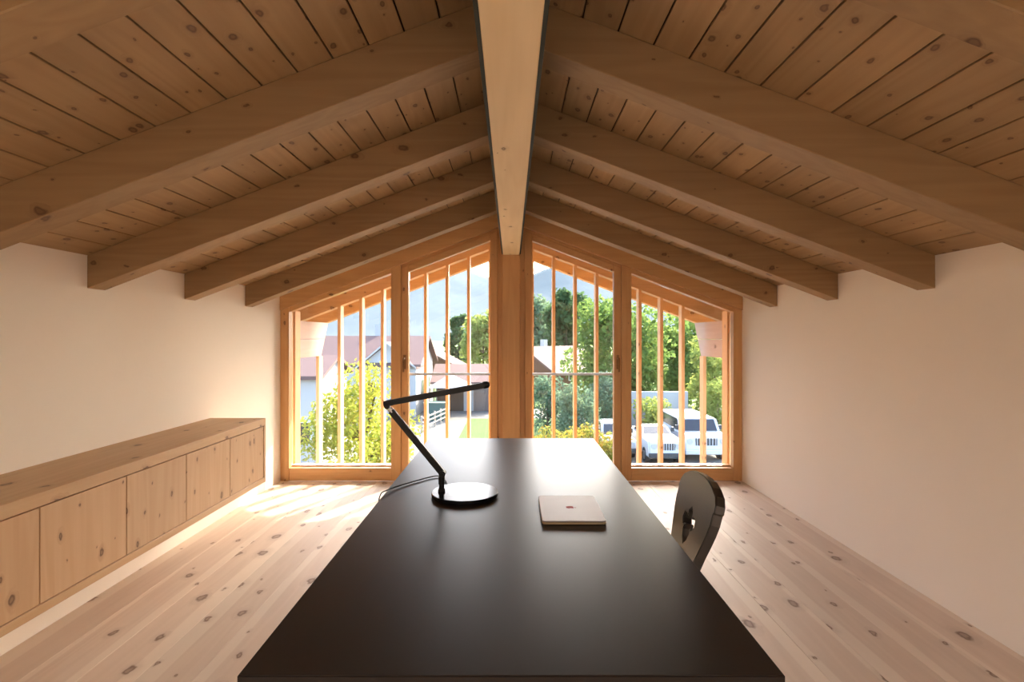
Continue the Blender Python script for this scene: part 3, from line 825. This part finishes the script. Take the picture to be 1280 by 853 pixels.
# white house with red-brown roof (left)
xa, xb_ = X_(388, 38), X_(520, 38)
hA = house('village_house', 'white village house with red-brown roof behind the autumn tree', (xa + xb_) / 2, 42, 0, xb_ - xa, 8, GZ, Z_(455, 38), Z_(421, 42), (M['white_wall'], M['roof_a']),
      [('front', -2.2, 1.3, 0.9, 1.1), ('front', 0.4, 1.3, 0.9, 1.1), ('front', 2.6, 1.3, 0.9, 1.1), ('right', -1.5, 1.3, 0.8, 1.1), ('right', 1.5, 1.3, 0.8, 1.1)], 0.4, chim=(0.0, 0.6, 0.9))
MB().prism([(-4.3, 0.5), (-4.3, 3.7), (-3.6, 4.15), (-3.6, 0.5)], 2.7, 2.95, 'x').build('gable_timber', M['barn'], hA)
cgx = X_(482, 37.6) - hA.location.x          # cross gable with white barge boards
he_, ap_ = Z_(456, 38) - GZ, Z_(429, 38) - GZ
MB().prism([(cgx - 1.7, he_ - 0.3), (cgx + 1.7, he_ - 0.3), (cgx + 1.7, he_ + 0.02), (cgx, ap_ - 0.1), (cgx - 1.7, he_ + 0.02)], -4.15, -1.2).build('cross_gable', M['white_wall'], hA)
for s in (-1, 1):
    q = [(cgx, ap_ - 0.06), (cgx + s*2.1, he_ - 0.32), (cgx + s*2.1, he_ - 0.18), (cgx, ap_ + 0.08)]
    MB().prism(q, -4.35, -1.0).build('roof_slope', M['roof_a'], hA)
    MB().prism([(a_, b_ + 0.02) for a_, b_ in q], -4.42, -4.351).build('barge_board', M['white_wall'], hA)
# neighbouring house at the far left
house('village_house', 'small white house with brown roof seen at the edge of the sideboard side window', X_(366, 24), 25.5, 0, 2.6, 4, GZ, Z_(470, 24), Z_(445, 26), (M['white_wall'], M['roof_a']),
      [('front', 0.6, 1.0, 0.7, 0.9)], 0.3)
# barn
house('wooden_barn', 'dark wooden barn gable behind the long low roof', X_(532, 62), 66, math.radians(90), 8, 7.2, GZ, Z_(459, 62), Z_(437, 62), (M['barn'], M['roof_b']), [('left', 1.6, 1.9, 0.7, 0.6), ('left', 2.5, 1.9, 0.4, 0.6)], 0.5, chim=(-3.0, 0.5, 0.9))
# garage building
gx0, gx1 = X_(545, 41), X_(628, 41)
hg = house('garage', 'white garage with brown door and pink roof across the yard', (gx0 + gx1) / 2, 43.5, 0, gx1 - gx0, 5, GZ, Z_(477, 41), Z_(456, 43.5), (M['white_wall'], M['roof_b']), (), 0.4)
u0 = X_(604, 41) - hg.location.x
MB().box(u0 - 0.72, u0 + 0.72, -2.56, -2.501, 0, Z_(486, 41) - GZ).build('door', M['gate'], hg)
for k in range(4):
    MB().box(u0 - 0.70, u0 + 0.70, -2.575, -2.5605, 0.08 + 0.42 * k, 0.42 + 0.42 * k).build('door_panel', M['gate'], hg)
u1 = X_(563, 41) - hg.location.x
MB().box(u1 - 1.0, u1 + 1.0, -2.53, -2.501, 0, 1.75).build('bay_shade_panel', M['dark_gap'], hg)  # flat dark panel stands in for the shade inside the carport bay
# canopy with a skip below
cp = thing('canopy', 'white peaked canopy standing in front of the garage', 'canopy', (X_(563, 39), 39, GZ))
pw = 1.35
for sx in (-1, 1):
    for sy in (-1, 1):
        MB().box(sx*pw - 0.04, sx*pw + 0.04, sy*1.2 - 0.04, sy*1.2 + 0.04, 0, 2.05).build('post', M['fence'], cp)
MB().add([(-1.5, -1.35, 2.05), (1.5, -1.35, 2.05), (1.5, 1.35, 2.05), (-1.5, 1.35, 2.05), (0, 0, 2.95)], [(0, 1, 4), (1, 2, 4), (2, 3, 4), (3, 0, 4), (3, 2, 1, 0)]).build('cover', M['tarp'], cp)
sk = thing('waste_skip', 'dark green waste skip beside the white canopy', 'skip', (X_(545, 36.6), 36.6, GZ))
MB().prism([(-0.55, 0), (0.55, 0), (0.75, 1.15), (-0.75, 1.15)], -0.5, 0.5).build('tub', M['teal'], sk)
MB().box(-0.8, 0.8, -0.55, 0.55, 1.151, 1.22).build('lid', M['teal'], sk)
# pink roofed house on the right
hB = house('village_house', 'chalet with pale pink roof behind the grey-green shrubs', X_(700, 53), 54.5, math.radians(45), 9.0, 6.6, GZ, Z_(461, 51), Z_(434, 52), (M['barn'], M['roof_b']), [('front', -2, 1.6, 0.9, 0.9), ('front', 0.5, 1.6, 0.9, 0.9)], 0.7, chim=(-1.5, 0.5, 0.7))
struct(MB().box(6.9, 10.4, 32.0, 32.3, GZ, Z_(490, 32)).build('garden_wall', M['white_wall']))
# fence
fn = thing('rail_fence', 'weathered wooden rail fence leading towards the canopy', 'fence', (X_(527, 31.5), 31.5, GZ))
dv = Vector((X_(558, 36) - X_(527, 31.5), 4.5, 0))
for k in range(5):
    p = dv * (k / 4)
    MB().box(p.x - 0.05, p.x + 0.05, p.y - 0.05, p.y + 0.05, 0, 1.0).build('post', M['fence'], fn)
for z in (0.35, 0.62, 0.88):
    MB().tube([(0.06, 0, z), (dv.x + 0.06, dv.y, z)], 0.045, 6).build('rail', M['fence'], fn)

# cars, noses towards the house
def car(label, x, y, w, hood, roofh, length, cab0, grille=True, van=False, rz=0):
    t = thing('parked_car', label, 'car', (x, y, GZ), rz)
    hw = w / 2
    # lower body
    MB().prism([(0, 0.32), (0.0, hood*0.78), (0.14, hood*0.97), (cab0, hood), (length*0.97, hood*1.02), (length, hood*0.6), (length, 0.32)], -hw, hw, 'x').build('body', M['white_paint'], t, bevel=0.07, seg=3, smooth=True)
    # cabin, tapering to the roof
    b0, b1 = cab0, length * (0.98 if van else 0.86)
    r0, r1 = cab0 + (0.55 if not van else 0.40), length * (0.96 if van else 0.72)
    ti = 0.16 if not van else 0.10
    v_ = [(-hw+.05, b0, hood-.02), (hw-.05, b0, hood-.02), (hw-.05, b1, hood-.02), (-hw+.05, b1, hood-.02),
          (-hw+ti, r0, roofh), (hw-ti, r0, roofh), (hw-ti, r1, roofh), (-hw+ti, r1, roofh)]
    cb = MB().add(v_, [(0,3,2,1), (4,5,6,7), (0,1,5,4), (1,2,6,5), (2,3,7,6), (3,0,4,7)]).build('cabin', M['white_paint'], t, bevel=0.05, seg=2, smooth=True)
    def lerp(a, b, f): return tuple(a[i] + (b[i] - a[i]) * f for i in range(3))
    def quad(a, b, c, d, n_, off):
        cen = Vector([(a[i]+b[i]+c[i]+d[i])/4 for i in range(3)])
        pts = [cen + (Vector(p) - cen) * 0.84 for p in (a, b, c, d)]
        nrm = (pts[1]-pts[0]).cross(pts[3]-pts[0]).normalized()
        MB().add([p + nrm*off for p in pts] + [p - nrm*0.01 for p in pts], [(0,1,2,3), (7,6,5,4), (0,4,5,1), (1,5,6,2), (2,6,7,3), (3,7,4,0)]).build(n_, M['pane_dark'], t)
    quad(v_[0], v_[1], v_[5], v_[4], 'windscreen', 0.012)
    quad(v_[1], v_[2], v_[6], v_[5], 'side_window', 0.012)
    quad(v_[3], v_[0], v_[4], v_[7], 'side_window', 0.012)
    for yy in (0.75, length - 0.8):
        for s in (-1, 1):
            wh = MB().tube([(s*(hw - 0.2), yy, 0.34), (s*(hw + 0.01), yy, 0.34)], 0.34, 20).build('wheel', M['tyre'], t, smooth=True)
            MB().tube([(s*(hw + 0.0105), yy, 0.34), (s*(hw + 0.02), yy, 0.34)], 0.2, 14).build('hub', M['chrome'], wh)
    MB().box(-hw*0.98, hw*0.98, -0.10, 0.05, 0.36, 0.56).build('bumper', M['white_paint' if van else 'grille'], t, bevel=0.03)
    gw = 0.42 * w / 1.7
    MB().box(-gw, gw, -0.015, 0.02, hood*0.60, hood*0.86).build('grille', M['grille'], t)
    for k in range(7):
        q = -gw + 2*gw*(k + 0.5)/7
        MB().box(q - 0.014, q + 0.014, -0.03, -0.0155, hood*0.60, hood*0.86).build('grille_bar', M['white_paint'], t)
    for s in (-1, 1):
        MB().tube([(s*(hw - 0.24), -0.03, hood*0.74), (s*(hw - 0.24), 0.06, hood*0.74)], 0.13, 18).build('headlight', M['lens'], t)
        m_ = sorted((s*(hw - 0.05), s*(hw + 0.1)))
        MB().box(m_[0], m_[1], cab0 + 0.25, cab0 + 0.36, hood + 0.05, hood + 0.26).build('mirror', M['grille'], t, bevel=0.02)
    return t
car('white off-road car with an upright slotted grille', 6.73, 23.6, 1.55, 1.14, 1.42, 3.7, 1.5)
car('large white van parked beside the off-road car', 8.72, 24.3, 1.95, 1.25, 1.80, 4.6, 0.75, van=True)
car('white estate car parked nearest the flowering hedge', 4.95, 24.6, 1.5, 0.98, 1.45, 4.2, 1.1)
